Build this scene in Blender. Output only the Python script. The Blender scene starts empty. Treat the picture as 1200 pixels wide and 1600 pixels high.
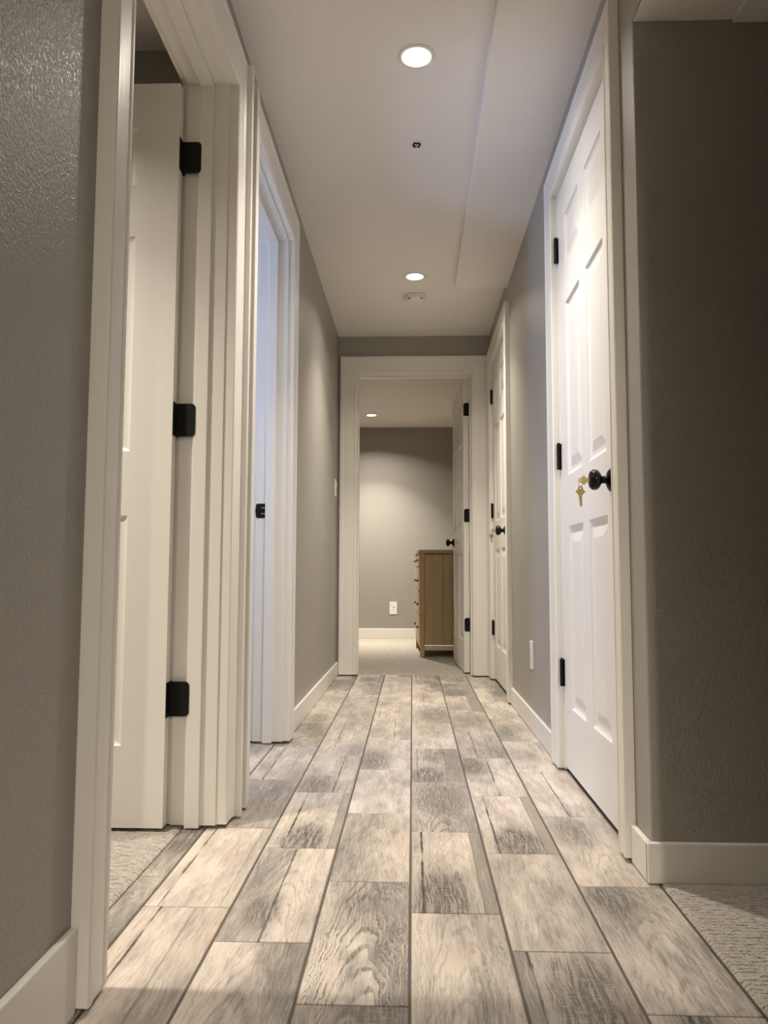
import bpy, bmesh, math, random
from mathutils import Matrix, Vector
D = bpy.data
S = bpy.context.scene
COL = S.collection
R = math.radians

# ------------------------------------------------------------------ helpers
def link(o, parent=None, **props):
    COL.objects.link(o)
    if parent: o.parent = parent
    for k, v in props.items(): o[k] = v
    return o

def empty(name, loc=(0, 0, 0), rz=0.0, parent=None, **props):
    o = D.objects.new(name, None)
    o.empty_display_size = 0.05
    o.location = loc
    o.rotation_euler = (0, 0, rz)
    return link(o, parent, **props)

def obj(name, bm, m, parent=None, bevel=0, smooth=False, seg=2, warp=None, **props):
    if warp:
        for v in bm.verts: v.co.x += warp(v.co.y)
    bmesh.ops.recalc_face_normals(bm, faces=bm.faces)
    me = D.meshes.new(name)
    bm.to_mesh(me); bm.free()
    if smooth:
        for p in me.polygons: p.use_smooth = True
    me.materials.append(m)
    o = D.objects.new(name, me)
    link(o, parent, **props)
    if bevel:
        b = o.modifiers.new('bevel', 'BEVEL')
        b.width = bevel; b.segments = seg; b.limit_method = 'ANGLE'; b.angle_limit = R(40)
        b.harden_normals = False
    return o

def box(bm, x0, x1, y0, y1, z0, z1):
    v = [bm.verts.new((x, y, z)) for z in (z0, z1) for y in (y0, y1) for x in (x0, x1)]
    for f in ((0, 1, 3, 2), (4, 6, 7, 5), (0, 4, 5, 1), (2, 3, 7, 6), (0, 2, 6, 4), (1, 5, 7, 3)):
        bm.faces.new([v[i] for i in f])

def boxes(*bs):
    bm = bmesh.new()
    for b in bs: box(bm, *b)
    return bm

def lathe(bm, prof, n=40, mat=None, cap=True):
    """prof: (r, h) pairs turned about local z, then mat applied"""
    mat = mat or Matrix.Identity(4)
    rings = []
    for r, h in prof:
        rings.append([bm.verts.new(mat @ Vector((r*math.cos(2*math.pi*i/n), r*math.sin(2*math.pi*i/n), h))) for i in range(n)])
    for a, b in zip(rings, rings[1:]):
        for i in range(n):
            bm.faces.new((a[i], a[(i+1) % n], b[(i+1) % n], b[i]))
    if cap:
        bm.faces.new(rings[0]); bm.faces.new(rings[-1])

def prism(bm, pts, h0, h1, mat=None):
    mat = mat or Matrix.Identity(4)
    a = [bm.verts.new(mat @ Vector((x, y, h0))) for x, y in pts]
    b = [bm.verts.new(mat @ Vector((x, y, h1))) for x, y in pts]
    bm.faces.new(a); bm.faces.new(b)
    for i in range(len(pts)):
        j = (i+1) % len(pts)
        bm.faces.new((a[i], a[j], b[j], b[i]))

def roundrect(w, h, r, n=6, cx=0, cy=0):
    out = []
    for k, (sx, sy) in enumerate(((1, 1), (-1, 1), (-1, -1), (1, -1))):
        for i in range(n+1):
            a = R(90*k + 90*i/n)
            out.append((cx + sx*(w/2-r) + r*math.cos(a), cy + sy*(h/2-r) + r*math.sin(a)))
    return out

def tube(bm, pts, r, n=10, closed=False):
    pts = [Vector(p) for p in pts]
    N = len(pts); rings = []
    for i, p in enumerate(pts):
        if closed: t = pts[(i+1) % N] - pts[i-1]
        else: t = pts[min(i+1, N-1)] - pts[max(i-1, 0)]
        t.normalize()
        ref = Vector((0, 0, 1)) if abs(t.z) < .9 else Vector((1, 0, 0))
        a = t.cross(ref).normalized(); b = t.cross(a)
        rings.append([bm.verts.new(p + a*r*math.cos(2*math.pi*k/n) + b*r*math.sin(2*math.pi*k/n)) for k in range(n)])
    M = N if closed else N-1
    for i in range(M):
        A, B = rings[i], rings[(i+1) % N]
        for k in range(n): bm.faces.new((A[k], A[(k+1) % n], B[(k+1) % n], B[k]))
    if not closed:
        bm.faces.new(rings[0]); bm.faces.new(rings[-1])

# ------------------------------------------------------------------ materials
class V:
    """a scalar socket with arithmetic"""
    def __init__(s, nt, sock): s.nt, s.s = nt, sock
    def _m(s, op, *a, clamp=False):
        n = s.nt.nodes.new('ShaderNodeMath'); n.operation = op; n.use_clamp = clamp
        for i, x in enumerate((s,)+a):
            if isinstance(x, V): s.nt.links.new(x.s, n.inputs[i])
            else: n.inputs[i].default_value = x
        return V(s.nt, n.outputs[0])
    def __add__(s, o): return s._m('ADD', o)
    __radd__ = __add__
    def __sub__(s, o): return s._m('SUBTRACT', o)
    def __rsub__(s, o): return (s*-1.0) + o
    def __mul__(s, o): return s._m('MULTIPLY', o)
    __rmul__ = __mul__
    def __truediv__(s, o): return s._m('DIVIDE', o)
    def abs(s): return s._m('ABSOLUTE')
    def sin(s): return s._m('SINE')
    def sqrt(s): return s._m('SQRT')
    def clamp(s): return s._m('ADD', 0.0, clamp=True)
    def gt(s, o): return s._m('GREATER_THAN', o)
    def lt(s, o): return s._m('LESS_THAN', o)
    def step(s, a, b):
        n = s.nt.nodes.new('ShaderNodeMapRange'); n.interpolation_type = 'SMOOTHSTEP'
        s.nt.links.new(s.s, n.inputs['Value'])
        inv = a > b
        lo, hi = (b, a) if inv else (a, b)
        n.inputs['From Min'].default_value = lo; n.inputs['From Max'].default_value = hi
        n.inputs['To Min'].default_value = 1.0 if inv else 0.0
        n.inputs['To Max'].default_value = 0.0 if inv else 1.0
        return V(s.nt, n.outputs[0])

def combine(nt, x, y, z=0.0):
    n = nt.nodes.new('ShaderNodeCombineXYZ')
    for i, a in enumerate((x, y, z)):
        if isinstance(a, V): nt.links.new(a.s, n.inputs[i])
        else: n.inputs[i].default_value = a
    return n.outputs[0]

def noise(nt, vec, scale=1.0, detail=2.0, rough=0.5, dist=0.0):
    n = nt.nodes.new('ShaderNodeTexNoise')
    n.inputs['Scale'].default_value = scale; n.inputs['Detail'].default_value = detail
    n.inputs['Roughness'].default_value = rough; n.inputs['Distortion'].default_value = dist
    nt.links.new(vec, n.inputs['Vector'])
    return V(nt, n.outputs['Fac'])

def mixc(nt, fac, a, b, mode='MIX'):
    n = nt.nodes.new('ShaderNodeMix'); n.data_type = 'RGBA'; n.blend_type = mode
    if isinstance(fac, V): nt.links.new(fac.s, n.inputs[0])
    else: n.inputs[0].default_value = fac
    for i, c in ((6, a), (7, b)):
        if isinstance(c, tuple): n.inputs[i].default_value = (*c, 1)
        else: nt.links.new(c, n.inputs[i])
    return n.outputs[2]

def newmat(name, color=(.8, .8, .8), rough=.5, metal=0.0, spec=0.5):
    m = D.materials.new(name); m.use_nodes = True
    b = m.node_tree.nodes['Principled BSDF']
    b.inputs['Base Color'].default_value = (*color, 1)
    b.inputs['Roughness'].default_value = rough
    b.inputs['Metallic'].default_value = metal
    b.inputs['Specular IOR Level'].default_value = spec
    return m, m.node_tree, b

def add_bump(nt, b, h, strength=.2, dist=.002):
    n = nt.nodes.new('ShaderNodeBump')
    n.inputs['Strength'].default_value = strength; n.inputs['Distance'].default_value = dist
    nt.links.new(h.s, n.inputs['Height']); nt.links.new(n.outputs[0], b.inputs['Normal'])

def geo_pos(nt):
    return nt.nodes.new('ShaderNodeNewGeometry').outputs['Position']
def obj_pos(nt):
    return nt.nodes.new('ShaderNodeTexCoord').outputs['Object']

def mat_paint(name, color, rough, bump=0.0, scale=60, blob=True, var=.03):
    m, nt, b = newmat(name, color, rough)
    p = geo_pos(nt)
    n1 = noise(nt, p, 1.7, 3)
    c = mixc(nt, n1, tuple(x*(1-var) for x in color), tuple(min(1, x*(1+var)) for x in color))
    nt.links.new(c, b.inputs['Base Color'])
    if bump:
        h = noise(nt, p, scale, 3, .55, .3)
        if blob: h = h.step(.38, .66)
        add_bump(nt, b, h, bump, .003)
    return m

M_wall = mat_paint('grey_wall_paint', (.335, .318, .285), .37, .30, 175)
M_ceil = mat_paint('ceiling_paint', (.83, .80, .76), .7, .12, 90)
M_trim = mat_paint('white_trim_paint', (.78, .755, .70), .36, .04, 30, blob=False, var=.015)
M_door = mat_paint('white_door_paint', (.79, .765, .71), .40, .03, 60, blob=False, var=.015)
M_black, _, _ = newmat('black_metal', (.0035, .0033, .003), .5, 0.0, .25)
M_knob, _, _ = newmat('black_knob_metal', (.004, .0035, .0035), .22, 0.0, .28)
M_slot, _, _ = newmat('dark_slot', (.01, .01, .01), .7)
M_brass, _, _ = newmat('brass_key', (.60, .48, .22), .35, 1.0)
M_steel, _, _ = newmat('worn_steel', (.42, .40, .37), .35, 1.0)
M_plast, _, _ = newmat('white_plastic', (.80, .78, .74), .35)
M_gap, _, _ = newmat('shadow_gap_caulk', (.03, .027, .022), .9)

def mat_emit(name, color, strength):
    m, nt, b = newmat(name, (.8, .8, .8), .5)
    b.inputs['Emission Color'].default_value = (*color, 1)
    b.inputs['Emission Strength'].default_value = strength
    return m
M_lamp = mat_emit('lamp_lens_glow', (1, .90, .76), 9)

def mat_tile():
    m, nt, b = newmat('wood_look_tile', (.5, .45, .4), .42)
    uvn = nt.nodes.new('ShaderNodeUVMap'); uvn.uv_map = 'tile'
    sp = nt.nodes.new('ShaderNodeSeparateXYZ'); nt.links.new(uvn.outputs[0], sp.inputs[0])
    u, v = V(nt, sp.outputs[0]), V(nt, sp.outputs[1])
    def attr(name):
        a = nt.nodes.new('ShaderNodeAttribute'); a.attribute_name = name
        s = nt.nodes.new('ShaderNodeSeparateColor'); nt.links.new(a.outputs['Color'], s.inputs[0])
        return [V(nt, s.outputs[0]), V(nt, s.outputs[1]), V(nt, s.outputs[2]), V(nt, a.outputs['Alpha'])]
    l1, l2, tone, crack = attr('board')
    pu, pv, pr, ps = attr('patch')
    seed, gl, gr, arch = attr('wash')
    x, y = u*.186, v*.51
    sd = seed*37.0
    # large soft washes
    n_big = noise(nt, combine(nt, x, y*.28, sd), 15, 5, .62)
    n_med = noise(nt, combine(nt, x, y*.16, sd+5.0), 60, 5, .7)
    side = (u + (n_big-.5)*.9).step(.30, .68)
    g = gl + (gr-gl)*side
    g = (g + (n_big-.5)*1.9 + (n_med-.5)*1.5).clamp()
    # sub boards: everything right of l2 is another plank of the print
    wob = (noise(nt, combine(nt, y*0.0, y, sd+2.0), 9, 2)-.5)*.02
    right = (u-l2+wob).gt(0.0)
    left = (l1-u+wob).gt(0.0)
    board_jump = noise(nt, combine(nt, right*3.0, left*5.0, sd), 3.0, 0)
    c = mixc(nt, g, (.65, .572, .495), (.235, .215, .193))
    # warm blush
    blush = noise(nt, combine(nt, x, y*.5, sd+9.0), 9, 2).step(.55, .8)*.35
    c = mixc(nt, blush, c, (.56, .42, .32))
    # grey second plank
    c = mixc(nt, (right*tone).clamp()*.9, c, (.235, .205, .175))
    c = mixc(nt, (left*(tone*-1.0)).clamp()*.9, c, (.235, .205, .175))
    # fine straight grain
    warp = (noise(nt, combine(nt, x, y*.5, sd+3.0), 16, 2)-.5)*.03
    gx = x + warp
    fine = noise(nt, combine(nt, gx*400, y*8, sd), 1.0, 3, .6)
    fm = fine.step(.47, .68)
    c = mixc(nt, fm*(g*.50+.16), c, (.135, .118, .102))
    lite = noise(nt, combine(nt, gx*260, y*8, sd+11.0), 1.0, 3, .6).step(.56, .72)
    c = mixc(nt, lite*(g*.60+.05), c, (.64, .58, .50))
    # cathedral grain
    uu = u-.52 + (n_big-.5)*.5
    q = y*7.0 + uu*uu*20.0 + (n_med-.5)*.30 + (n_big-.5)*1.4
    rings = (q*11.0).sin().step(.25, .95)
    amask = (noise(nt, combine(nt, x*3, y, sd+20.0), 10, 3).step(.34, .54))*arch
    brk = fine.step(.32, .56)
    c = mixc(nt, rings*amask*(brk*.8+.2)*.85, c, (.13, .112, .096))
    rl = ((q*11.0)+1.9).sin().step(.5, 1.0)
    c = mixc(nt, rl*amask*.35, c, (.62, .57, .50))
    # dark weathered patch with saw marks
    du, dv = (u-pu)/pr, (v-pv)/(pr*.85)
    dist = (du*du+dv*dv).sqrt() + (n_med-.5)*1.6 + (n_big-.5)*1.2
    pm = dist.step(1.20, .45)*ps
    c = mixc(nt, pm*.62, c, (.185, .165, .145))
    streak = noise(nt, combine(nt, gx*250, y*13, sd+31.0), 1.0, 4, .7).step(.44, .54)
    c = mixc(nt, streak*pm*.85, c, (.075, .065, .056))
    saw = noise(nt, combine(nt, x*40, y*330, sd+1.0), 1.0, 3).step(.52, .66)
    c = mixc(nt, saw*pm*.36, c, (.50, .45, .39))
    # cracks between sub boards
    rag = noise(nt, combine(nt, gx*0.0, y*30, sd+7.0), 1.0, 3)
    cm = noise(nt, combine(nt, 1.0, y*5.5, sd+13.0), 1.0, 2).step(.36, .52)
    wdt = cm*rag*rag*.038 + .0045
    k1 = (u-l1+wob).abs().lt(wdt)*(cm*.5+.5)*crack
    k2 = (u-l2+wob).abs().lt(wdt*.8)*(1.0-cm*.5)*crack
    c = mixc(nt, (k1*.9).clamp(), c, (.045, .038, .032))
    c = mixc(nt, (k2*.7).clamp(), c, (.07, .06, .052))
    # worm specks
    spk = noise(nt, combine(nt, x, y*.6, sd+40.0), 420, 1).gt(.76)
    c = mixc(nt, spk*.45, c, (.16, .13, .11))
    nt.links.new(c, b.inputs['Base Color'])
    b.inputs['Specular IOR Level'].default_value = .35
    add_bump(nt, b, fine*.6 - pm*streak*.8 - rings*amask*.4, .22, .0009)
    return m
M_tile = mat_tile()
M_grout = mat_paint('grey_grout', (.105, .090, .077), .85, .15, 400)

def mat_carpet(name, base, dark):
    m, nt, b = newmat(name, base, .95, 0, .1)
    p = geo_pos(nt)
    sp = nt.nodes.new('ShaderNodeSeparateXYZ'); nt.links.new(p, sp.inputs[0])
    x, y = V(nt, sp.outputs[0]), V(nt, sp.outputs[1])
    w = noise(nt, combine(nt, x*6, y*20, 0), 1.0, 2)
    rows = ((y + (w-.5)*.012)*(2*math.pi/.0135)).sin()*.5+.5
    brk = noise(nt, combine(nt, x*45, y*75, 3.0), 1.0, 3).step(.42, .56)
    loops = noise(nt, p, 300, 3, .65)
    groove = rows.step(.45, .05)*brk
    c = mixc(nt, (groove*.62).clamp(), base, dark)
    c = mixc(nt, loops.step(.35, .65)*.35, c, tuple(min(1, k*1.25) for k in base))
    c = mixc(nt, loops.step(.52, .34)*.7, c, dark)
    nt.links.new(c, b.inputs['Base Color'])
    b.inputs['Sheen Weight'].default_value = .2
    add_bump(nt, b, loops*1.0 - groove*.8 + noise(nt, p, 60, 3)*.5, .9, .005)
    return m
M_carp = mat_carpet('loop_carpet', (.55, .50, .43), (.20, .17, .14))

def mat_wood(name, c1, c2, axis='z'):
    m, nt, b = newmat(name, c1, .42)
    p = obj_pos(nt)
    sp = nt.nodes.new('ShaderNodeSeparateXYZ'); nt.links.new(p, sp.inputs[0])
    x, y, z = (V(nt, sp.outputs[i]) for i in range(3))
    a, bb, l = (x, y, z) if axis == 'z' else (x, z, y)
    n = noise(nt, combine(nt, a*55, bb*55, l*2.2), 1.0, 4, .6)
    n2 = noise(nt, combine(nt, a*9, bb*9, l*.8), 1.0, 2)
    board = noise(nt, combine(nt, ((a*11.0)._m('FLOOR')), ((bb*11.0)._m('FLOOR')), 0.0), 2.3, 0)
    c = mixc(nt, (n*.55+n2*.35+board*.35-.15).clamp(), c1, c2)
    nt.links.new(c, b.inputs['Base Color'])
    return m
M_oak = mat_wood('honey_oak', (.56, .41, .225), (.38, .265, .130))
M_oak_light = mat_wood('pale_oak_front', (.62, .46, .28), (.48, .335, .19), 'y')
M_knobwood, _, _ = newmat('dark_wood_knob', (.16, .10, .05), .4)
M_cream, _, _ = newmat('cream_rail', (.62, .56, .45), .5)

# ------------------------------------------------------------------ camera
F = Vector((44.5, 99, 1224)).normalized()
U = Vector((45.5, -15150, 1224)); U = (U - F*U.dot(F)).normalized()
Rt = F.cross(U)
if Rt.x < 0: Rt = -Rt
CAMH = .69
# rows of world<-cam(x right, y down, z fwd)
M3 = Matrix((Rt, F, U))
cd = D.cameras.new('camera'); cam = D.objects.new('camera', cd); COL.objects.link(cam)
cx, cy, cz = M3.col[0], M3.col[1], M3.col[2]
rot = Matrix((cx, -cy, -cz)).transposed()
cam.matrix_world = Matrix.Translation((0, 0, CAMH)) @ rot.to_4x4()
cd.sensor_fit = 'VERTICAL'; cd.sensor_height = 24; cd.lens = 24*1224/1600
cd.clip_start = .02; cd.clip_end = 60
S.camera = cam

# ------------------------------------------------------------------ shell
ZC, ZS, ZL = 2.38, 2.335, 2.052          # hall ceiling, dropped panel, low bulkhead
YE = 5.44                                # end wall face
XR = .541
XL = -.54
XB_L, XB_R, YB, WT = -.665, .665, 5.565, .125
warp = lambda y: .0036*(y-1.3)
ST = dict(kind='structure')

# wall openings (jamb faces)
D1 = (1.346, 2.175, 2.125)
D2 = (2.434, 3.255, 2.125)
D3 = (2.066, 2.853, 2.108)   # near right
D4 = (4.467, 5.253, 2.108)   # far right
D5 = (-.387, .413, 2.103)    # end (x range)
J = .02

# left wall with two openings
zt = 2.60
bm = boxes((XB_L, XL, -2.6, D1[0]-J, -.02, zt), (XB_L, XL, D1[0]-J, D1[1]+J, D1[2]+J, zt),
           (XB_L, XL, D1[1]+J, D2[0]-J, -.02, zt), (XB_L, XL, D2[0]-J, D2[1]+J, D2[2]+J, zt),
           (XB_L, XL, D2[1]+J, YE+WT, -.02, zt))
obj('wall_left', bm, M_wall, warp=warp, **ST)
bm = boxes((XR, XB_R, 1.972, D3[0]-J, -.02, zt), (XR, XB_R, D3[0]-J, D3[1]+J, D3[2]+J, zt),
           (XR, XB_R, D3[1]+J, D4[0]-J, -.02, zt), (XR, XB_R, D4[0]-J, D4[1]+J, D4[2]+J, zt),
           (XR, XB_R, D4[1]+J, YE+WT, -.02, zt))
obj('wall_right', bm, M_wall, bevel=.004, **ST)
# wall that turns right at the corner, facing the camera side
obj('wall_corner', boxes((XR, 3.4, 1.85, 1.972, -.02, zt)), M_wall, bevel=.004, **ST)
bm = boxes((-.524, D5[0]-J, YE, YB, -.02, zt), (D5[0]-J, D5[1]+J, YE, YB, D5[2]+J, zt),
           (D5[1]+J, XR, YE, YB, -.02, zt))
obj('wall_end', bm, M_wall, **ST)
# closets behind the right doors
obj('wall_closet', boxes((XB_R, 1.4, 1.97, 2.0, -.02, zt), (1.4, 1.45, 1.97, YB, -.02, zt), (XB_R, 1.4, 3.6, 3.65, -.02, zt)), M_wall, **ST)
# room 1 (left near) and room 2 (left far)
obj('wall_bedroom_left', boxes((-3.4, XB_L, 2.335, 2.425, -.02, zt), (-3.45, -3.4, -.4, 2.425, -.02, zt), (-3.4, XB_L, -.45, -.4, -.02, zt)), M_wall, **ST)
WX = -1.9
WY0, WY1, WZ0, WZ1 = 2.52, 3.04, 1.10, 2.05
obj('wall_daylight_room', boxes((WX-.1, WX, 2.425, WY0, -.02, zt), (WX-.1, WX, WY1, 5.3, -.02, zt),
    (WX-.1, WX, WY0, WY1, -.02, WZ0), (WX-.1, WX, WY0, WY1, WZ1, zt), (WX-.1, XB_L, 5.3, 5.4, -.02, zt)), M_wall, **ST)
# far bedroom
obj('wall_bedroom_far', boxes((-3.3, 1.0, 8.6, 8.7, -.02, zt), (.62, .72, YB+.28, 8.6, -.02, zt), (-3.4, -3.3, 5.4, 8.7, -.02, zt), (-3.3, -.65, YE, YB, -.02, zt)), M_wall, **ST)
obj('wall_bedroom_return', boxes((.545, .72, YB, YB+.28, -.02, zt)), M_wall, **ST)
# rear of the place behind the camera, and an added light-blocking wall
obj('wall_light_block', boxes((XR, XB_R, -2.6, 1.12, -.02, 2.4)), M_wall, **ST)  # unseen wall added to keep the rear lamp off wall_corner
obj('wall_rear', boxes((-.665, 3.4, -2.7, -2.6, -.02, zt), (3.4, 3.5, -2.7, 1.97, -.02, zt)), M_wall, **ST)

# ceilings
obj('ceiling', boxes((XB_L, XR+.05, -2.6, YE+.06, ZC, ZC+.1), (.60, 3.4, -2.6, 1.84, 2.4, 2.5)), M_ceil, **ST)
obj('ceiling_panel', boxes((.243, XR+.03, -.40, 4.40, ZS, ZC+.02)), M_ceil, bevel=.004, **ST)
obj('ceiling_bulkhead', boxes((.5425, .784, -2.6, 1.8505, ZL, 2.42), (.784, 3.4, -2.6, 1.8505, ZL-.008, 2.42)), M_ceil, bevel=.003, **ST)
obj('wall_bulkhead', boxes((.5405, .5425, -2.6, 1.8501, ZL+.0005, 2.40)), M_wall, **ST)
obj('ceiling_bedroom', boxes((-3.4, XB_L, -.4, 2.335, 2.35, 2.45)), M_ceil, **ST)
obj('ceiling_daylight_room', boxes((WX-.1, XB_L, 2.425, 5.3, 2.38, 2.48)), M_ceil, **ST)
obj('ceiling_far_bedroom', boxes((-3.3, .72, YE+.06, 8.6, 2.33, 2.43)), M_ceil, **ST)
obj('ceiling_closet', boxes((XB_R, 1.4, 1.97, YB, 2.38, 2.43)), M_ceil, **ST)

# ------------------------------------------------------------------ tiled floor
CX0, CW = -.0045, .1865
L = .511
phase = {-3: 1.60, -2: 2.02, -1: 1.843, 0: 1.680, 1: 1.530, 2: 1.830, 3: 1.671, 4: 2.025, 5: 1.823}
left_edge = {i: CX0 + (i-3)*CW for i in phase}     # column 3 starts at CX0
G, GY = .0027, .0019
# print description per tile: board(l1,l2,tone,crack) patch(u,v,r,s) wash(gl,gr,arch)
P = {
 (0, 0): ((.17, .86, .25, .9), (.5, .5, .2, 0), (.25, .28, .1)),
 (0, -1): ((.22, .62, .0, 1), (.75, .25, .35, .35), (.22, .35, .15)),
 (0, 1): ((.5, .9, .1, .3), (.6, .6, .6, .5), (.5, .6, .3)),
 (0, 2): ((.3, .7, .15, .8), (.9, .1, .3, .3), (.3, .4, .1)),
 (-1, 0): ((.2, .8, .0, .2), (.83, .45, .28, 1), (.5, .5, .4)),
 (-1, -1): ((.2, .8, .0, .2), (.85, .2, .4, .6), (.6, .75, .5)),
 (1, 0): ((.46, .98, .0, .8), (.36, .25, .22, .75), (.60, .10, .45)),
 (1, -1): ((.02, .97, .0, .0), (.8, .85, .3, .45), (.05, .85, .35)),
 (1, 1): ((.25, .86, .75, 1), (.5, .12, .34, 1), (.35, .35, .25)),
 (1, 2): ((.66, .97, .0, .8), (.3, .15, .35, .8), (.4, .5, .2)),
 (1, 3): ((.35, .66, .2, .7), (.8, .2, .3, .5), (.3, .35, .1)),
 (1, 4): ((.35, .80, .3, .6), (.6, .7, .4, .4), (.4, .5, .2)),
 (2, -1): ((.02, .96, .0, .0), (.38, .80, .36, .55), (.10, .85, 1.0)),
 (2, -2): ((.02, .96, .0, .0), (.7, .9, .4, .8), (.7, .75, 1.0)),
 (2, 0): ((.02, .98, .0, .0), (.55, .92, .22, .35), (.72, .35, .35)),
 (2, 1): ((.02, .98, .0, .0), (.4, .2, .3, .15), (.35, .30, .12)),
 (2, 2): ((.02, .98, .0, .0), (.2, .3, .45, .7), (.45, .25, .2)),
 (2, 3): ((.6, .75, .2, .5), (.2, .3, .3, .3), (.3, .3, .2)),
 (2, 4): ((.15, .66, .3, .8), (.2, .8, .3, .5), (.3, .35, .1)),
 (3, 0): ((.15, .83, .85, 1), (.36, .16, .40, 1), (.30, .40, .25)),
 (3, -1): ((.02, .97, .0, .0), (.5, .9, .3, .2), (.12, .62, .45)),
 (3, 1): ((.02, .97, .0, .0), (.45, .62, .45, .75), (.55, .80, .75)),
 (3, 2): ((.12, .66, .75, .5), (.30, .12, .36, .9), (.40, .7, .2)),
 (3, 3): ((.02, .97, .0, .0), (.5, .8, .4, .25), (.20, .25, .2)),
 (3, 4): ((.02, .97, .0, .0), (.6, .5, .5, .6), (.4, .4, .3)),
 (3, 5): ((.35, .97, .0, .6), (.3, .6, .3, .3), (.3, .3, .2)),
 (4, -1): ((.02, .97, .0, .0), (.3, .9, .3, .15), (.42, .42, .30)),
 (4, -2): ((.15, .70, -.9, 1), (.60, .62, .45, 1), (.40, .55, .2)),
 (4, 0): ((.20, .82, .75, 1), (.50, .14, .36, 1), (.30, .35, .2)),
 (4, 1): ((.50, .98, .0, .9), (.16, .75, .34, .9), (.45, .40, .15)),
 (4, 2): ((.36, .66, .1, .8), (.8, .2, .3, .6), (.50, .40, .1)),
 (4, 3): ((.02, .98, .0, .0), (.5, .5, .5, .3), (.45, .55, .1)),
 (4, 4): ((.62, .66, .9, .3), (.2, .3, .4, .4), (.3, .4, .1)),
 (5, 0): ((.02, .98, .0, .0), (.34, .75, .34, .7), (.30, .35, .40)),
 (5, -1): ((.02, .98, .0, .0), (.30, .88, .30, 1), (.45, .60, .45)),
 (5, -2): ((.35, .97, .0, .8), (.4, .95, .2, 1), (.4, .5, .2)),
 (5, 1): ((.45, .98, .0, .8), (.5, .5, .2, 0), (.25, .25, .1)),
 (5, 2): ((.02, .98, .0, .0), (.3, .5, .3, .3), (.2, .3, .2)),
}
random.seed(11)
bm = bmesh.new()
uvl = bm.loops.layers.uv.new('tile')
la = bm.loops.layers.float_color.new('board')
lb = bm.loops.layers.float_color.new('patch')
lc = bm.loops.layers.float_color.new('wash')
YT0, YT1 = -2.6, 5.515
def add_tile(c, k, xa, xb, ya, yb):
    tx0 = left_edge[c]; ty0 = phase[c] + k*L
    xa2, xb2 = max(xa, tx0+G), min(xb, tx0+CW-G)
    ya2, yb2 = max(ya, ty0+GY), min(yb, ty0+L-GY)
    if xb2-xa2 < .005 or yb2-ya2 < .005: return
    pr = P.get((c, k))
    if pr is None:
        o = random.choice(list(P.values()))
        pr = tuple(tuple(o_) for o_ in o)
        pr = (pr[0], (random.uniform(.2, .8), random.uniform(.1, .9), pr[1][2], pr[1][3]*.8), pr[2])
    seed = random.random()
    e = .0016
    top = [(xa2+e, ya2+e), (xb2-e, ya2+e), (xb2-e, yb2-e), (xa2+e, yb2-e)]
    bot = [(xa2, ya2), (xb2, ya2), (xb2, yb2), (xa2, yb2)]
    tv = [bm.verts.new((x, y, 0)) for x, y in top]
    mv = [bm.verts.new((x, y, -.0012)) for x, y in bot]
    bv = [bm.verts.new((x, y, -.008)) for x, y in bot]
    fs = [bm.faces.new(tv)]
    for i in range(4):
        j = (i+1) % 4
        fs.append(bm.faces.new((mv[i], mv[j], tv[j], tv[i])))
        fs.append(bm.faces.new((bv[i], bv[j], mv[j], mv[i])))
    for f in fs:
        for lp in f.loops:
            x, y = lp.vert.co.x, lp.vert.co.y
            lp[uvl].uv = ((x-tx0)/CW, (y-ty0)/L)
            lp[la] = pr[0]; lp[lb] = pr[1]; lp[lc] = (seed, *pr[2])
HX0, HX1 = -.625, .552
for c in phase:
    for k in range(-9, 9):
        if c >= 0: add_tile(c, k, -9, 9, YT0, YT1)
        elif c == -1:
            add_tile(c, k, HX0, 9, YT0, 2.30); add_tile(c, k, -9, 9, 2.301, YT1 if False else 5.3)
        else: add_tile(c, k, -9, 9, 2.43, 5.3)
floor = obj('floor', bm, M_tile, **ST)
obj('floor_grout', boxes((-.66, HX1+.004, YT0, YT1, -.02, -.0022), (-1.3, -.66, 2.43, 5.3, -.02, -.0022)), M_grout, floor)
# metal edge where tile meets carpet
obj('trim_1', boxes((.5535, .5565, YT0, 1.853, -.012, .0005)), M_grout, **ST)

def carpet(name, x0, x1, y0, y1, nx, ny, z=.004):
    bm = bmesh.new()
    rnd = random.Random(5)
    g = [[bm.verts.new((x0+(x1-x0)*i/nx, y0+(y1-y0)*j/ny,
                        z + (rnd.uniform(-.0014, .0014)) + .0004*math.sin((y0+(y1-y0)*j/ny)*2*math.pi/.0135)
                        - (.006 if i in (0, nx) or j in (0, ny) else 0))) for i in range(nx+1)] for j in range(ny+1)]
    for j in range(ny):
        for i in range(nx): bm.faces.new((g[j][i], g[j][i+1], g[j+1][i+1], g[j+1][i]))
    box(bm, x0+.002, x1-.002, y0+.002, y1-.002, -.03, -.01)
    return obj(name, bm, M_carp, smooth=True, **ST)
carpet('carpet', .558, 3.4, -2.6, 1.852, 420, 820)
carpet('carpet', -3.4, -.630, -.4, 2.335, 300, 520)
carpet('carpet', -3.3, .72, 5.519, 8.6, 120, 300)
obj('floor_daylight_room', boxes((WX, -1.12, 2.43, 5.3, -.02, -.001)), M_grout, **ST)
obj('floor_closet', boxes((.56, 1.4, 1.97, YB, -.03, -.003)), M_grout, **ST)

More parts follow.
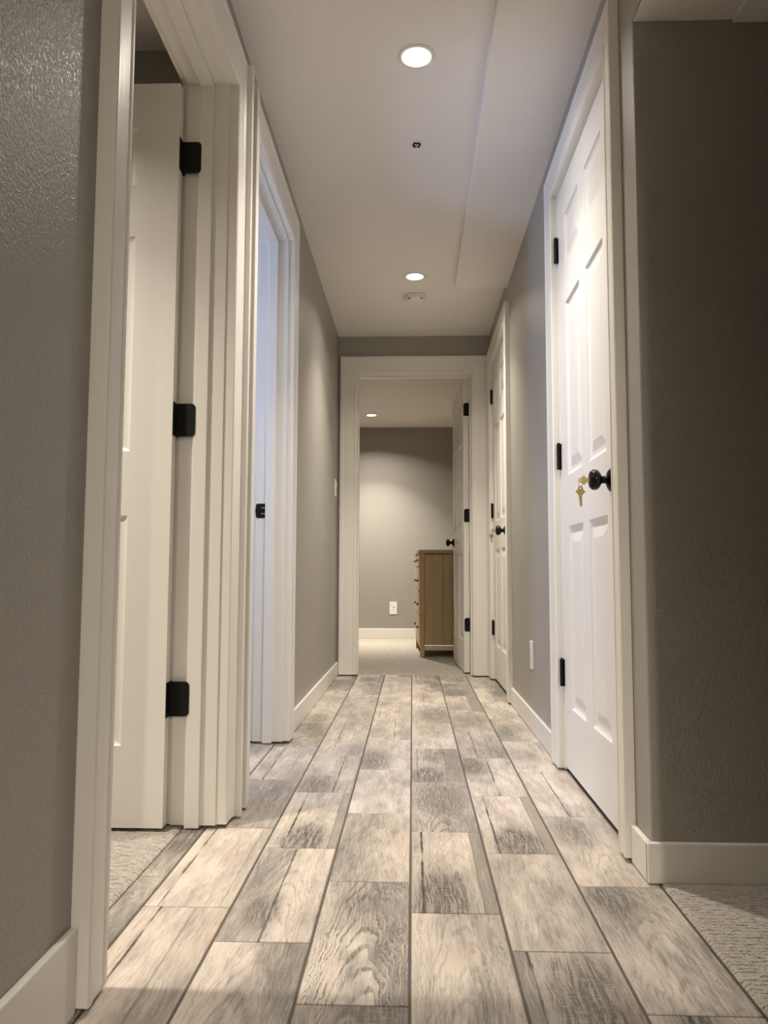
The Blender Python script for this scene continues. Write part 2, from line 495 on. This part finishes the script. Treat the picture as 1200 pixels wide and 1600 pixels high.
# ------------------------------------------------------------------ door frames
def U_sweep(bm, s0, s1, ztop, w0, w1, wh, prof, put, z0=.011):
    """casing swept round three sides of an opening with mitred corners; prof: (d 0..1 outwards, t thickness)"""
    st = []
    for d, t in prof:
        st.append([put(s0-d*w0, t, z0), put(s0-d*w0, t, ztop+d*wh), put(s1+d*w1, t, ztop+d*wh), put(s1+d*w1, t, z0)])
    n = len(prof)
    vs = [[bm.verts.new(p) for p in row] for row in st]
    for i in range(n):
        j = (i+1) % n
        for k in range(3):
            bm.faces.new((vs[i][k], vs[i][k+1], vs[j][k+1], vs[j][k]))
    bm.faces.new([vs[i][0] for i in range(n)]); bm.faces.new([vs[i][3] for i in range(n)])

def casing_profile(T):
    return [(0, 0), (0, T*.80), (.03, T*.90), (.13, T*.92), (.17, T*.80), (.22, T*.86), (.5, T*.90), (.74, T*.92),
            (.80, T*.99), (.85, T), (.95, T), (1, T*.93), (1, 0)]

def U_boxes(bm, s0, s1, ztop, th, ta, tb, put, z0=0.0):
    """rectangular-section lining: inner faces at s0, s1, ztop; thickness th outwards; depth ta..tb"""
    U_sweep(bm, s0, s1, ztop, th, th, th, [(0, ta), (0, tb), (1, tb), (1, ta)], put, z0)

def frame(name, op, ins, w, wh_top, T, put, back, stop, wrp=None, extra_profile=None):
    """op jamb faces (s0,s1,z); ins casing inner edges; w side widths; wh_top outer top"""
    e = empty(name, put(op[0], 0, 0) if False else (0, 0, 0), **ST)
    bm = bmesh.new(); U_boxes(bm, op[0], op[1], op[2], J, .0005, -back, put, .009)
    obj('jamb', bm, M_trim, e, bevel=.0015, warp=wrp)
    bm = bmesh.new()
    U_boxes(bm, op[0]+.011, op[1]-.011, op[2]-.011, .0112, stop[0], stop[1], put, .004)
    obj('door_stop', bm, M_trim, e, bevel=.002, warp=wrp)
    bm = bmesh.new()
    U_sweep(bm, ins[0], ins[1], ins[2], w[0], w[1], wh_top-ins[2], casing_profile(T), put)
    obj('casing', bm, M_trim, e, bevel=.001, warp=wrp)
    # room side casing
    bm = bmesh.new()
    put2 = lambda s, t, z: put(s, -back-t, z)
    U_sweep(bm, op[0]-.005, op[1]+.005, op[2]+.005, .06, .06, .085, casing_profile(.018), put2)
    obj('casing', bm, M_trim, e, bevel=.001, warp=wrp)
    return e

putL = lambda s, t, z: (XL+t, s, z)
putR = lambda s, t, z: (XR-t, s, z)
putE = lambda s, t, z: (s, YE-t, z)
f1 = frame('trim_2', D1, (1.352, 2.180, 2.128), (.084, .086), 2.252, .033, putL, .125, (-.043, -.083), warp)
f2 = frame('trim_3', D2, (2.440, 3.260, 2.128), (.086, .095), 2.252, .033, putL, .125, (-.043, -.083), warp)
f3 = frame('trim_4', D3, (2.046, 2.866, 2.112), (.074, .118), 2.215, .028, putR, .125, (-.045, -.08))
f4 = frame('trim_5', D4, (4.385, 5.266, 2.112), (.092, .145), 2.222, .028, putR, .125, (-.045, -.08))
f5 = frame('trim_6', D5, (-.392, .4145, 2.108), (.117, .104), 2.232, .022, putE, .125, (-.045, -.082))
# filler strip between the two left casings
obj('trim_7', boxes((XL-.001, -.4915, 2.268, 2.290, .006, 2.250)), M_trim, bevel=.003, warp=warp, **ST)
obj('trim_8', boxes((XL-.001, -.4915, 2.348, 2.4395, .006, 2.250)), M_trim, bevel=.003, warp=lambda y: warp(y)-(y-2.348)*.125, **ST)
for f, s in ((f1, 1), (f2, 1)): pass

# dark slivers under the casings are real gaps (casing starts 5 mm above the tile)

# ------------------------------------------------------------------ baseboards
BH, BT = .092, .0135
def base_profile_box(name, x0, x1, y0, y1, h=BH, warp=None):
    return obj(name, boxes((x0, x1, y0, y1, .002, h)), M_trim, bevel=.004, seg=3, warp=warp, **ST)
base_profile_box('baseboard_left', XL, XL+BT, -2.6, 1.267, .136, warp)
base_profile_box('baseboard_left', XL, XL+BT, 3.357, 5.44, .096, warp)
base_profile_box('baseboard_right', XR-BT, XR, 1.838, 1.971)
base_profile_box('baseboard_right', XR-BT, XR, 2.985, 4.292)
base_profile_box('baseboard_corner', XR-BT, 3.4, 1.836, 1.850, .092)
base_profile_box('baseboard_far', -3.3, .62, 8.586, 8.6, .112)
base_profile_box('baseboard_bedroom_left', -3.4, -.7, 2.320, 2.335)

# ------------------------------------------------------------------ doors
PZ = [(.215, .838), (1.018, 1.634), (1.779, 1.957)]   # panel heights above the leaf bottom
def leaf_mesh(W, H, T, flip=False):
    bm = bmesh.new()
    k = W/.76
    xs = [0, .118*k, .336*k, .424*k, .642*k, W]
    zs = [0, PZ[0][0], PZ[0][1], PZ[1][0], PZ[1][1], PZ[2][0], PZ[2][1], H]
    rings = [(0, 0), (.004, .0045), (.010, .0075), (.016, .0085), (.024, .0085), (.030, .0075), (.052, .0025), (.056, .0018)]
    for yb, sg in ((0.0, 1), (T, -1)):
        g = [[bm.verts.new((x, yb, z)) for x in xs] for z in zs]
        for j in range(len(zs)-1):
            for i in range(len(xs)-1):
                quad = [g[j][i], g[j][i+1], g[j+1][i+1], g[j+1][i]]
                if i in (1, 3) and j in (1, 3, 5):
                    x0, x1, z0, z1 = xs[i], xs[i+1], zs[j], zs[j+1]
                    prev = quad
                    for off, dp in rings[1:]:
                        cur = [bm.verts.new((x, yb+sg*dp, z)) for x, z in ((x0+off, z0+off), (x1-off, z0+off), (x1-off, z1-off), (x0+off, z1-off))]
                        for a in range(4):
                            b = (a+1) % 4
                            bm.faces.new((prev[a], prev[b], cur[b], cur[a]))
                        prev = cur
                    bm.faces.new(prev)
                else: bm.faces.new(quad)
    # edges
    c = [(0, 0), (W, 0), (W, T), (0, T)]
    nz = len(zs)
    bm.verts.ensure_lookup_table()
    half = None
    for (a, b) in (((0, 0), (0, T)), ((W, 0), (W, T))):
        q = [bm.verts.new((a[0], a[1], 0)), bm.verts.new((b[0], b[1], 0)), bm.verts.new((b[0], b[1], H)), bm.verts.new((a[0], a[1], H))]
        bm.faces.new(q)
    for z in (0, H):
        bm.faces.new([bm.verts.new((x, y, z)) for x, y in c])
    bmesh.ops.remove_doubles(bm, verts=bm.verts, dist=1e-5)
    return bm

HINGE_Z = [.299, 1.075, 1.848]   # bottoms, each .094 tall
def hinge_mesh(side=1, T=.035, open_=False):
    """hinge at the leaf edge x=0, pin on face y=0 (side 1) or y=T (side -1)"""
    bm = bmesh.new()
    return bm

def knob_mesh(bm, mat):
    prof = [(0.0, 0), (.031, 0), (.033, .002), (.033, .004), (.030, .008), (.022, .013), (.013, .016), (.0105, .020), (.0105, .028),
            (.013, .031), (.020, .034), (.0265, .040), (.0285, .047), (.0275, .054), (.022, .060), (.012, .063), (.010, .0625), (0.0005, .0625)]
    lathe(bm, prof[1:], 40, mat)

def door(name, loc, rz, W, H, T, out, hinges, knobz=.950, knob_x=None, warp_=0):
    """leaf in local coords: x from hinge edge to latch edge, y thickness 0..T, face y=0 carries `out` pin"""
    e = empty(name, loc, rz, **ST)
    obj('door_leaf', leaf_mesh(W, H, T), M_door, e, bevel=.0012)
    kx = knob_x if knob_x else W-.062
    for sgn in (1, -1):
        if sgn == 1: mt = Matrix.Translation((kx, 0, knobz-loc[2])) @ Matrix.Rotation(R(90), 4, 'X')
        else: mt = Matrix.Translation((kx, T, knobz-loc[2])) @ Matrix.Rotation(R(-90), 4, 'X')
        bm = bmesh.new(); knob_mesh(bm, mt)
        obj('door_knob', bm, M_knob, e, smooth=True, bevel=0)
    # latch plate on the free edge
    bm = bmesh.new(); box(bm, W-.0005, W+.0012, T/2-.0125, T/2+.0125, knobz-loc[2]-.028, knobz-loc[2]+.028)
    obj('latch_plate', bm, M_black, e, bevel=.0004)
    return e

# right doors: closed, leaf face flush with the wall, hinge on the far side, pins on the hall side
# local x -> -Y (from hinge toward camera), local y (thickness) -> +X : rotation -90deg maps x->-Y, y->+X
def right_door(name, D_, zb=.022):
    W = D_[1]-D_[0]-.006; H = D_[2]-.004-zb
    e = door(name, (XR+.0005, D_[1]-.003, zb), R(-90), W, H, .035, 1, True)
    for hz in HINGE_Z:
        z = hz-zb
        bm = bmesh.new()
        lathe(bm, [(.0068, 0), (.0075, .001), (.0075, .0300), (.0070, .0305), (.0070, .0315), (.0075, .032), (.0075, .062), (.0070, .0625), (.0070, .0635), (.0075, .064), (.0075, .093), (.0068, .094)],
              16, Matrix.Translation((-.001, -.0085, z)))
        lathe(bm, [(.004, 0), (.0055, .002), (.003, .005)], 12, Matrix.Translation((-.001, -.0085, z+.094)))
        box(bm, -.019, -.001, -.0022, -.0006, z, z+.094)
        box(bm, -.0035, .010, -.0022, -.0004, z, z+.094)
        obj('hinge', bm, M_black, e, bevel=.0006)
    return e
d3 = right_door('door_3', D3)
d4 = right_door('door_4', D4)

def open_hinges(e, zb, T, pin_y, leafy, jamb_box, face_dir):
    pass

# door 1: opened 90 degrees into the left room, hinged on its far jamb.
# local x -> -X (away from hall); local y -> ; face towards camera (-Y)
# rotation 180: x->-X, y->-Y.  face y=T is then the one seen by the camera.
hx, zb1 = XB_L-.006, .014
T = .035
e1 = door('door_1', (hx+.003, 2.166, zb1), R(180), .765, 2.09, T, 1, False)
for hz in [.303, 1.078, 1.850]:
    z = hz - zb1
    bm = bmesh.new()
    # plate let into the jamb face (faces the camera): local x negative is towards the hall
    pts = roundrect(.062, .094, .012, 6, -.024, z+.047)
    prism(bm, pts, .0008, .0034, Matrix(((1, 0, 0, 0), (0, 0, -1, .0), (0, 1, 0, 0), (0, 0, 0, 1))) if False else Matrix.Rotation(R(90), 4, 'X') @ Matrix.Translation((0, 0, -.0055)))
    # plate on the leaf edge
    box(bm, -.0022, .0002, .002, T-.002, z, z+.094)
    lathe(bm, [(.0068, 0), (.0072, .001), (.0072, .093), (.0068, .094)], 14, Matrix.Translation((.002, -.006, z)))
    obj('hinge', bm, M_black, e1, bevel=.0005)

# door 2: opened into the daylight room, hinged on the near jamb
e2 = door('door_2', (hx+.004, 2.452, zb1), R(-180-2), .77, 2.09, T, 1, False)
e2.location.y = 2.452+T
for hz in [.303, 1.078, 1.850]:
    z = hz - zb1
    bm = bmesh.new()
    box(bm, -.0022, .0002, .002, T-.002, z, z+.094)
    lathe(bm, [(.0068, 0), (.0072, .001), (.0072, .093), (.0068, .094)], 14, Matrix.Translation((.002, T+.006, z)))
    obj('hinge', bm, M_black, e2, bevel=.0005)

# door 5 at the end: swung into the far bedroom against its right side
# local x -> +Y (slightly -X), local y -> -X
ang = math.atan2(.757, -.036)
zb5 = .014
e5 = door('door_5', (D5[1]-.011, YB+.002, zb5), ang, .757, 2.075, .039, 1, False)
for hz in [.299, 1.068, 1.832]:
    z = hz - zb5
    bm = bmesh.new()
    box(bm, -.0024, .0002, .002, T-.006, z, z+.094)
    pts = roundrect(.034, .090, .009, 6, .0195, z+.045)
    prism(bm, pts, -.0030, -.0005, Matrix(((0, 0, 1, 0), (1, 0, 0, 0), (0, 1, 0, 0), (0, 0, 0, 1))))
    lathe(bm, [(.0068, 0), (.0072, .001), (.0072, .093), (.0068, .094)], 14, Matrix.Translation((-.002, -.006, z)))
    obj('hinge', bm, M_black, e5, bevel=.0005)

# strike plate on the far jamb of the second left doorway
bm = bmesh.new()
sy = D2[1]-.0008
outer = [(-.660, .928), (-.664, .934), (-.667, .958), (-.664, .982), (-.660, .988), (-.618, .988), (-.615, .985), (-.615, .931), (-.618, .928)]
mt = Matrix(((1, 0, 0, .008), (0, 0, 1, 0), (0, 1, 0, 0), (0, 0, 0, 1)))
prism(bm, outer, sy-.0016, sy+.0005, mt)
obj('strike_plate', bm, M_black, f2, bevel=.0006)
bm = bmesh.new()
prism(bm, [(-.642, .944), (-.642, .948), (-.624, .948), (-.624, .968), (-.642, .968), (-.642, .972), (-.620, .972), (-.620, .944)], sy-.0022, sy-.0012, mt)
obj('strike_opening_rim', bm, M_steel, f2)

# ------------------------------------------------------------------ keys
def key_outline():
    # bow then blade with bitting, pointing +x, about 5.4 cm long
    pts = [(.0095, .0065), (.0045, .0125), (.0025, .0135), (.0010, .0125), (-.0030, .0075), (-.0070, .0062), (-.0100, .0050), (-.0118, .0028), (-.0124, 0),
           (-.0118, -.0028), (-.0100, -.0050), (-.0070, -.0062), (-.0030, -.0075), (.0010, -.0125), (.0025, -.0135), (.0045, -.0125), (.0095, -.0065), (.013, -.0045), (.015, -.0042), (.0185, -.0042), (.020, -.0022), (.0225, -.0036), (.025, -.0018), (.0275, -.0030), (.030, -.0014),
            (.0325, -.0030), (.035, -.0016), (.038, -.0004), (.0405, .0018), (.038, .0042), (.013, .0042)]
    return pts
def key_mesh(bm, mat):
    pts = key_outline()
    o = [bm.verts.new(mat @ Vector((x, y, .0011))) for x, y in pts]
    u = [bm.verts.new(mat @ Vector((x, y, -.0011))) for x, y in pts]
    hn = 12
    hp = [(-.0065+.0028*math.cos(2*math.pi*i/hn), .0028*math.sin(2*math.pi*i/hn)) for i in range(hn)]
    ho = [bm.verts.new(mat @ Vector((x, y, .0011))) for x, y in hp]
    hu = [bm.verts.new(mat @ Vector((x, y, -.0011))) for x, y in hp]
    for loop, hole in ((o, ho), (u, hu)):
        es = []
        for ring in (loop, hole):
            for i in range(len(ring)):
                es.append(bm.edges.new((ring[i], ring[(i+1) % len(ring)])))
        bmesh.ops.triangle_fill(bm, use_beauty=True, use_dissolve=False, edges=es)
    for a, b in ((o, u), (ho, hu)):
        for i in range(len(a)):
            j = (i+1) % len(a)
            bm.faces.new((a[i], a[j], b[j], b[i]))

def keyset(D_, label, M_brass=M_brass):
    ky = D_[0] + .003 + .062
    kz = .949
    kx = XR - .0625
    e = empty('key_pair', (kx, ky, kz), 0, label=label, category='keys', group='keys left in the hall door knobs')
    # key in the keyway: blade points into the knob (+X); only part of the blade shows
    bm = bmesh.new()
    key_mesh(bm, Matrix.Translation((-.016, 0, 0)) @ Matrix.Rotation(R(90), 4, 'X') @ Matrix.Rotation(R(0), 4, 'Z'))
    obj('key', bm, M_brass, e, label='key turned into the keyway of the knob')
    # split ring through its bow
    bm = bmesh.new()
    c = Vector((-.0235, .0, -.0100)); rr = .0105
    tube(bm, [c + Vector((rr*.55*math.cos(t), rr*.5*math.sin(t)*1.0, rr*math.sin(t))) + Vector((0, rr*.5*math.cos(t), 0)) for t in [2*math.pi*i/28 for i in range(28)]], .0007, 8, True)
    obj('key_ring', bm, M_steel, e)
    # hanging key, blade down
    bm = bmesh.new()
    mt = Matrix.Translation((-.0235, .0, -.0285)) @ Matrix.Rotation(R(20), 4, 'Z') @ Matrix.Rotation(R(90), 4, 'X') @ Matrix.Rotation(R(-90), 4, 'Z') @ Matrix.Scale(1.1, 4)
    key_mesh(bm, mt)
    obj('key', bm, M_brass, e, label='spare key hanging blade down from the ring')
    return e
keyset(D3, 'pair of brass keys hanging from the black knob of the near right door')
keyset(D4, 'tiny dark pair of keys at the knob of the far right door', M_steel)

# ------------------------------------------------------------------ ceiling fittings
LCOL = (1.0, .905, .785)
def downlight(x, y, z, label, power, spread=138, core=.62, core_spread=98, group='recessed ceiling lights'):
    e = empty('recessed_light', (x, y, z), 0, label=label, category='ceiling light', group=group)
    bm = bmesh.new()
    lathe(bm, [(.0470, .004), (.0470, -.0035), (.0500, -.0055), (.0590, -.0050), (.0610, -.0025), (.0610, .0)], 48, cap=False)
    obj('trim_ring', bm, M_plast, e, smooth=True)
    bm = bmesh.new()
    lathe(bm, [(.001, -.0030), (.020, -.0029), (.038, -.0022), (.0472, -.0010), (.0472, .003)], 48)
    obj('lens', bm, M_lamp, e, smooth=True)
    # the beam of the lamp: a strong core with a softer wide skirt
    for w_, sp_, dz in ((core, core_spread, -.007), (1-core, spread, -.0075)):
        if w_ <= 0: continue
        ld = D.lights.new('recessed_lamp', 'AREA'); ld.shape = 'DISK'; ld.size = .086
        ld.energy = power*w_; ld.color = LCOL; ld.spread = R(sp_)
        lo = D.objects.new('recessed_lamp', ld); lo.location = (0, 0, dz); link(lo, e)
    return e
downlight(.013, 2.432, ZC, 'larger bright round downlight nearest the camera in the hall ceiling', 12)
downlight(.013, 4.322, ZC, 'smaller bright round downlight just before the smoke detector', 17)
downlight(-.422, 7.93, 2.33, 'bright round downlight in the bedroom ceiling beyond the end doorway', 33)

e = empty('smoke_detector', (.017, 4.64, ZC), 0, label='round white smoke detector on the hall ceiling behind the second downlight', category='smoke detector')
bm = bmesh.new(); lathe(bm, [(.070, 0), (.070, -.008), (.067, -.011), (.060, -.012)], 48)
obj('mounting_plate', bm, M_plast, e, smooth=True)
bm = bmesh.new(); lathe(bm, [(.061, -.011), (.063, -.014), (.063, -.026), (.060, -.032), (.050, -.037), (.030, -.040), (.001, -.041)], 48)
obj('cover', bm, M_plast, e, smooth=True)
for sx in (-.036, .036):
    bm = boxes((sx-.007, sx+.007, -.055, -.050, -.0340, -.0300)); obj('vent_slot', bm, M_slot, e)
bm = bmesh.new(); lathe(bm, [(.012, -.039), (.012, -.0425), (.010, -.0432)], 24, Matrix.Translation((.0, .01, 0))); obj('test_button', bm, M_plast, e, smooth=True)

e = empty('sprinkler_head', (.016, 2.945, ZC), 0, label='tiny dark metal sprinkler head set in the hall ceiling between downlights', category='sprinkler')
bm = bmesh.new(); lathe(bm, [(.014, 0), (.014, -.001), (.0135, -.002), (.010, -.0025)], 28); obj('escutcheon', bm, M_plast, e, smooth=True)
bm = bmesh.new()
lathe(bm, [(.0035, 0), (.0035, -.006), (.002, -.008)], 12)
for s in (-1, 1):
    tube(bm, [(s*.003, 0, -.002), (s*.011, 0, -.004), (s*.0135, 0, -.010), (s*.011, 0, -.015), (s*.003, 0, -.017)], .0045, 8)
obj('frame_arms', bm, M_knob, e)
bm = bmesh.new(); lathe(bm, [(.004, -.0155), (.0075, -.0165), (.0075, -.0175), (.002, -.018)], 16); obj('deflector', bm, M_steel, e)

# ------------------------------------------------------------------ wall plates
def plate(name, mat, w, h, label, cat, kind):
    """local: x width, y height, z out of wall"""
    e = empty(name, (0, 0, 0), 0, label=label, category=cat)
    e.matrix_world = mat
    bm = bmesh.new(); prism(bm, roundrect(w, h, .004, 4), 0, .005); obj('cover_plate', bm, M_plast, e, bevel=.0015)
    if kind == 'outlet':
        for s in (1, -1):
            bm = bmesh.new(); prism(bm, roundrect(.034, .028, .010, 5, 0, s*.0195), .004, .0065)
            f = obj('receptacle', bm, M_plast, e, bevel=.0006)
            bm = boxes((-.0078, -.0055, s*.0195-.004, s*.0195+.006, .0060, .0068), (.0055, .0078, s*.0195-.003, s*.0195+.005, .0060, .0068),
                       (-.002, .002, s*.0195-.010, s*.0195-.007, .0060, .0068))
            obj('slots', bm, M_slot, f)
        bm = bmesh.new(); lathe(bm, [(.0028, .0045), (.0026, .0062), (.001, .0066)], 12); obj('screw', bm, M_plast, e)
    else:
        bm = bmesh.new()
        pts = [(-.017, -.033), (.017, -.033), (.017, .033), (-.017, .033)]
        a = [bm.verts.new((x, y, .004)) for x, y in pts]
        b = [bm.verts.new((x*.97, y*.98, .0055 if y < 0 else .0105)) for x, y in pts]
        bm.faces.new(a); bm.faces.new(b)
        for i in range(4): bm.faces.new((a[i], a[(i+1) % 4], b[(i+1) % 4], b[i]))
        obj('rocker', bm, M_plast, e, bevel=.0008)
    return e
def wallmat(pos, normal):
    n = Vector(normal); z = n; y = Vector((0, 0, 1)); x = y.cross(z)
    m = Matrix((x, y, z)).transposed().to_4x4(); m.translation = pos
    return m
plate('power_outlet', wallmat((XR, 3.60, .334), (-1, 0, 0)), .078, .125, 'white outlet low on the right hall wall between the two closed doors', 'outlet', 'outlet')
plate('light_switch', wallmat((XL+warp(5.29), 5.29, 1.283), (1, 0, 0)), .075, .116, 'white light switch seen edge-on at the far end of the left hall wall', 'switch', 'switch')
plate('power_outlet', wallmat((-.209, 8.6, .335), (0, -1, 0)), .080, .136, 'white outlet low on the bedroom back wall left of the dresser', 'outlet', 'outlet')

# ------------------------------------------------------------------ dresser
e = empty('dresser', (.066, 6.65, 0), R(2.2), label='honey oak four-drawer dresser standing on the bedroom carpet behind the open door', category='dresser')
DW, DL, DH = .47, .86, .905    # x depth, y length, height; front faces -x
bm = bmesh.new()
box(bm, .020, DW-.02, .022, DL-.022, .105, DH-.03)
for (x0, x1) in ((.0, .034), (DW-.034, DW)): pass
obj('carcass', bm, M_oak, e, bevel=.002)
# side panel of upright boards, set in the frame
bm = bmesh.new()
n = 5
for i in range(n):
    a = .036 + (DW-.072)*i/n; b_ = .036 + (DW-.072)*(i+1)/n
    box(bm, a+.0012, b_-.0012, .012, .024, .108, DH-.04)
obj('side_panel', bm, M_oak, e, bevel=.0015)
for x0 in (.0, DW-.036):
    for y0 in (.002, DL-.038):
        bm = boxes((x0, x0+.036, y0, y0+.036, .002, DH-.028)); obj('leg', bm, M_oak, e, bevel=.003)
bm = boxes((.036, DW-.036, .008, .028, .062, .100)); obj('base_rail', bm, M_cream, e, bevel=.002, label='pale rail along the foot of the side')
bm = boxes((-.014, DW+.004, -.012, DL+.012, DH-.028, DH+.002)); obj('dresser_top', bm, M_oak, e, bevel=.009, seg=4)
bm = boxes((.006, .016, .036, DL-.036, .075, .105)); obj('front_rail', bm, M_oak_light, e, bevel=.002)
for i, zz in enumerate([.861, .646, .443, .246]):
    z0, z1 = (zz-.105, zz+.085)
    if i == 0: z0, z1 = .770, .872
    if i == 3: z0, z1 = .112, .345
    if i == 2: z0, z1 = .352, .548
    if i == 1: z0, z1 = .555, .762
    bm = boxes((-.006, .022, .040, DL-.040, z0, z1))
    dr = obj('drawer', bm, M_oak_light, e, bevel=.003)
    for ky in (.19, DL-.19):
        bm = bmesh.new()
        kz = (z0+z1)/2 if i == 0 else zz
        lathe(bm, [(.007, 0), (.006, .006), (.008, .009), (.014, .012), (.015, .015), (.010, .019), (.002, .020)], 20,
              Matrix.Translation((-.005, ky, kz)) @ Matrix.Rotation(R(-90), 4, 'Y'))
        obj('drawer_knob', bm, M_knobwood, dr, smooth=True)

# ------------------------------------------------------------------ window of the daylight room
wn = empty('window_1', (0, 0, 0), 0, **ST)
xw = WX-.04
bm = boxes((xw-.05, xw+.04, WY0, WY0+.05, WZ0, WZ1), (xw-.05, xw+.04, WY1-.05, WY1, WZ0, WZ1), (xw-.05, xw+.04, WY0, WY1, WZ0, WZ0+.05),
           (xw-.05, xw+.04, WY0, WY1, WZ1-.05, WZ1), (xw-.03, xw+.02, (WY0+WY1)/2-.02, (WY0+WY1)/2+.02, WZ0, WZ1))
obj('window_frame', bm, M_trim, wn, bevel=.003)
mg = D.materials.new('window_glass'); mg.use_nodes = True
nt = mg.node_tree; nt.nodes.clear()
o_ = nt.nodes.new('ShaderNodeOutputMaterial'); mx = nt.nodes.new('ShaderNodeMixShader'); tr = nt.nodes.new('ShaderNodeBsdfTransparent'); gl = nt.nodes.new('ShaderNodeBsdfGlossy')
gl.inputs['Roughness'].default_value = .02; mx.inputs[0].default_value = .06
nt.links.new(tr.outputs[0], mx.inputs[1]); nt.links.new(gl.outputs[0], mx.inputs[2]); nt.links.new(mx.outputs[0], o_.inputs[0])
obj('glass_pane', boxes((xw-.006, xw-.002, WY0+.03, WY1-.03, WZ0+.03, WZ1-.03)), mg, wn)

# ------------------------------------------------------------------ light
def area(name, loc, rot, sx, sy, power, col, spread=180):
    ld = D.lights.new(name, 'AREA'); ld.shape = 'RECTANGLE'; ld.size = sx; ld.size_y = sy
    ld.energy = power; ld.color = col; ld.spread = R(spread)
    o = D.objects.new(name, ld); o.location = loc; o.rotation_euler = rot; COL.objects.link(o); return o
# daylight coming through the window
area('window_daylight', (WX-.12, (WY0+WY1)/2, (WZ0+WZ1)/2), (0, R(-90), 0), WZ1-WZ0, WY1-WY0, 33, (.46, .60, 1.0))
W = D.worlds.new('world'); S.world = W; W.use_nodes = True
W.node_tree.nodes['Background'].inputs[0].default_value = (.55, .68, 1, 1)
W.node_tree.nodes['Background'].inputs[1].default_value = .6

# lamps of the neighbouring rooms that the photo shows only by their light
downlight(-1.45, 1.365, 2.35, 'round downlight in the ceiling of the left carpeted room', 26, 134, .5, 110)
downlight(.455, -2.25, ZC, 'round downlight in the hall ceiling behind the camera', 70, 165, 0)
downlight(-2.0, 3.6, 2.38, 'round downlight in the ceiling of the daylight room', .01) if False else None

S.view_settings.view_transform = 'Standard'
S.view_settings.look = 'None'
S.view_settings.exposure = 0.33
S.view_settings.gamma = 1.0
S.view_settings.use_curve_mapping = False
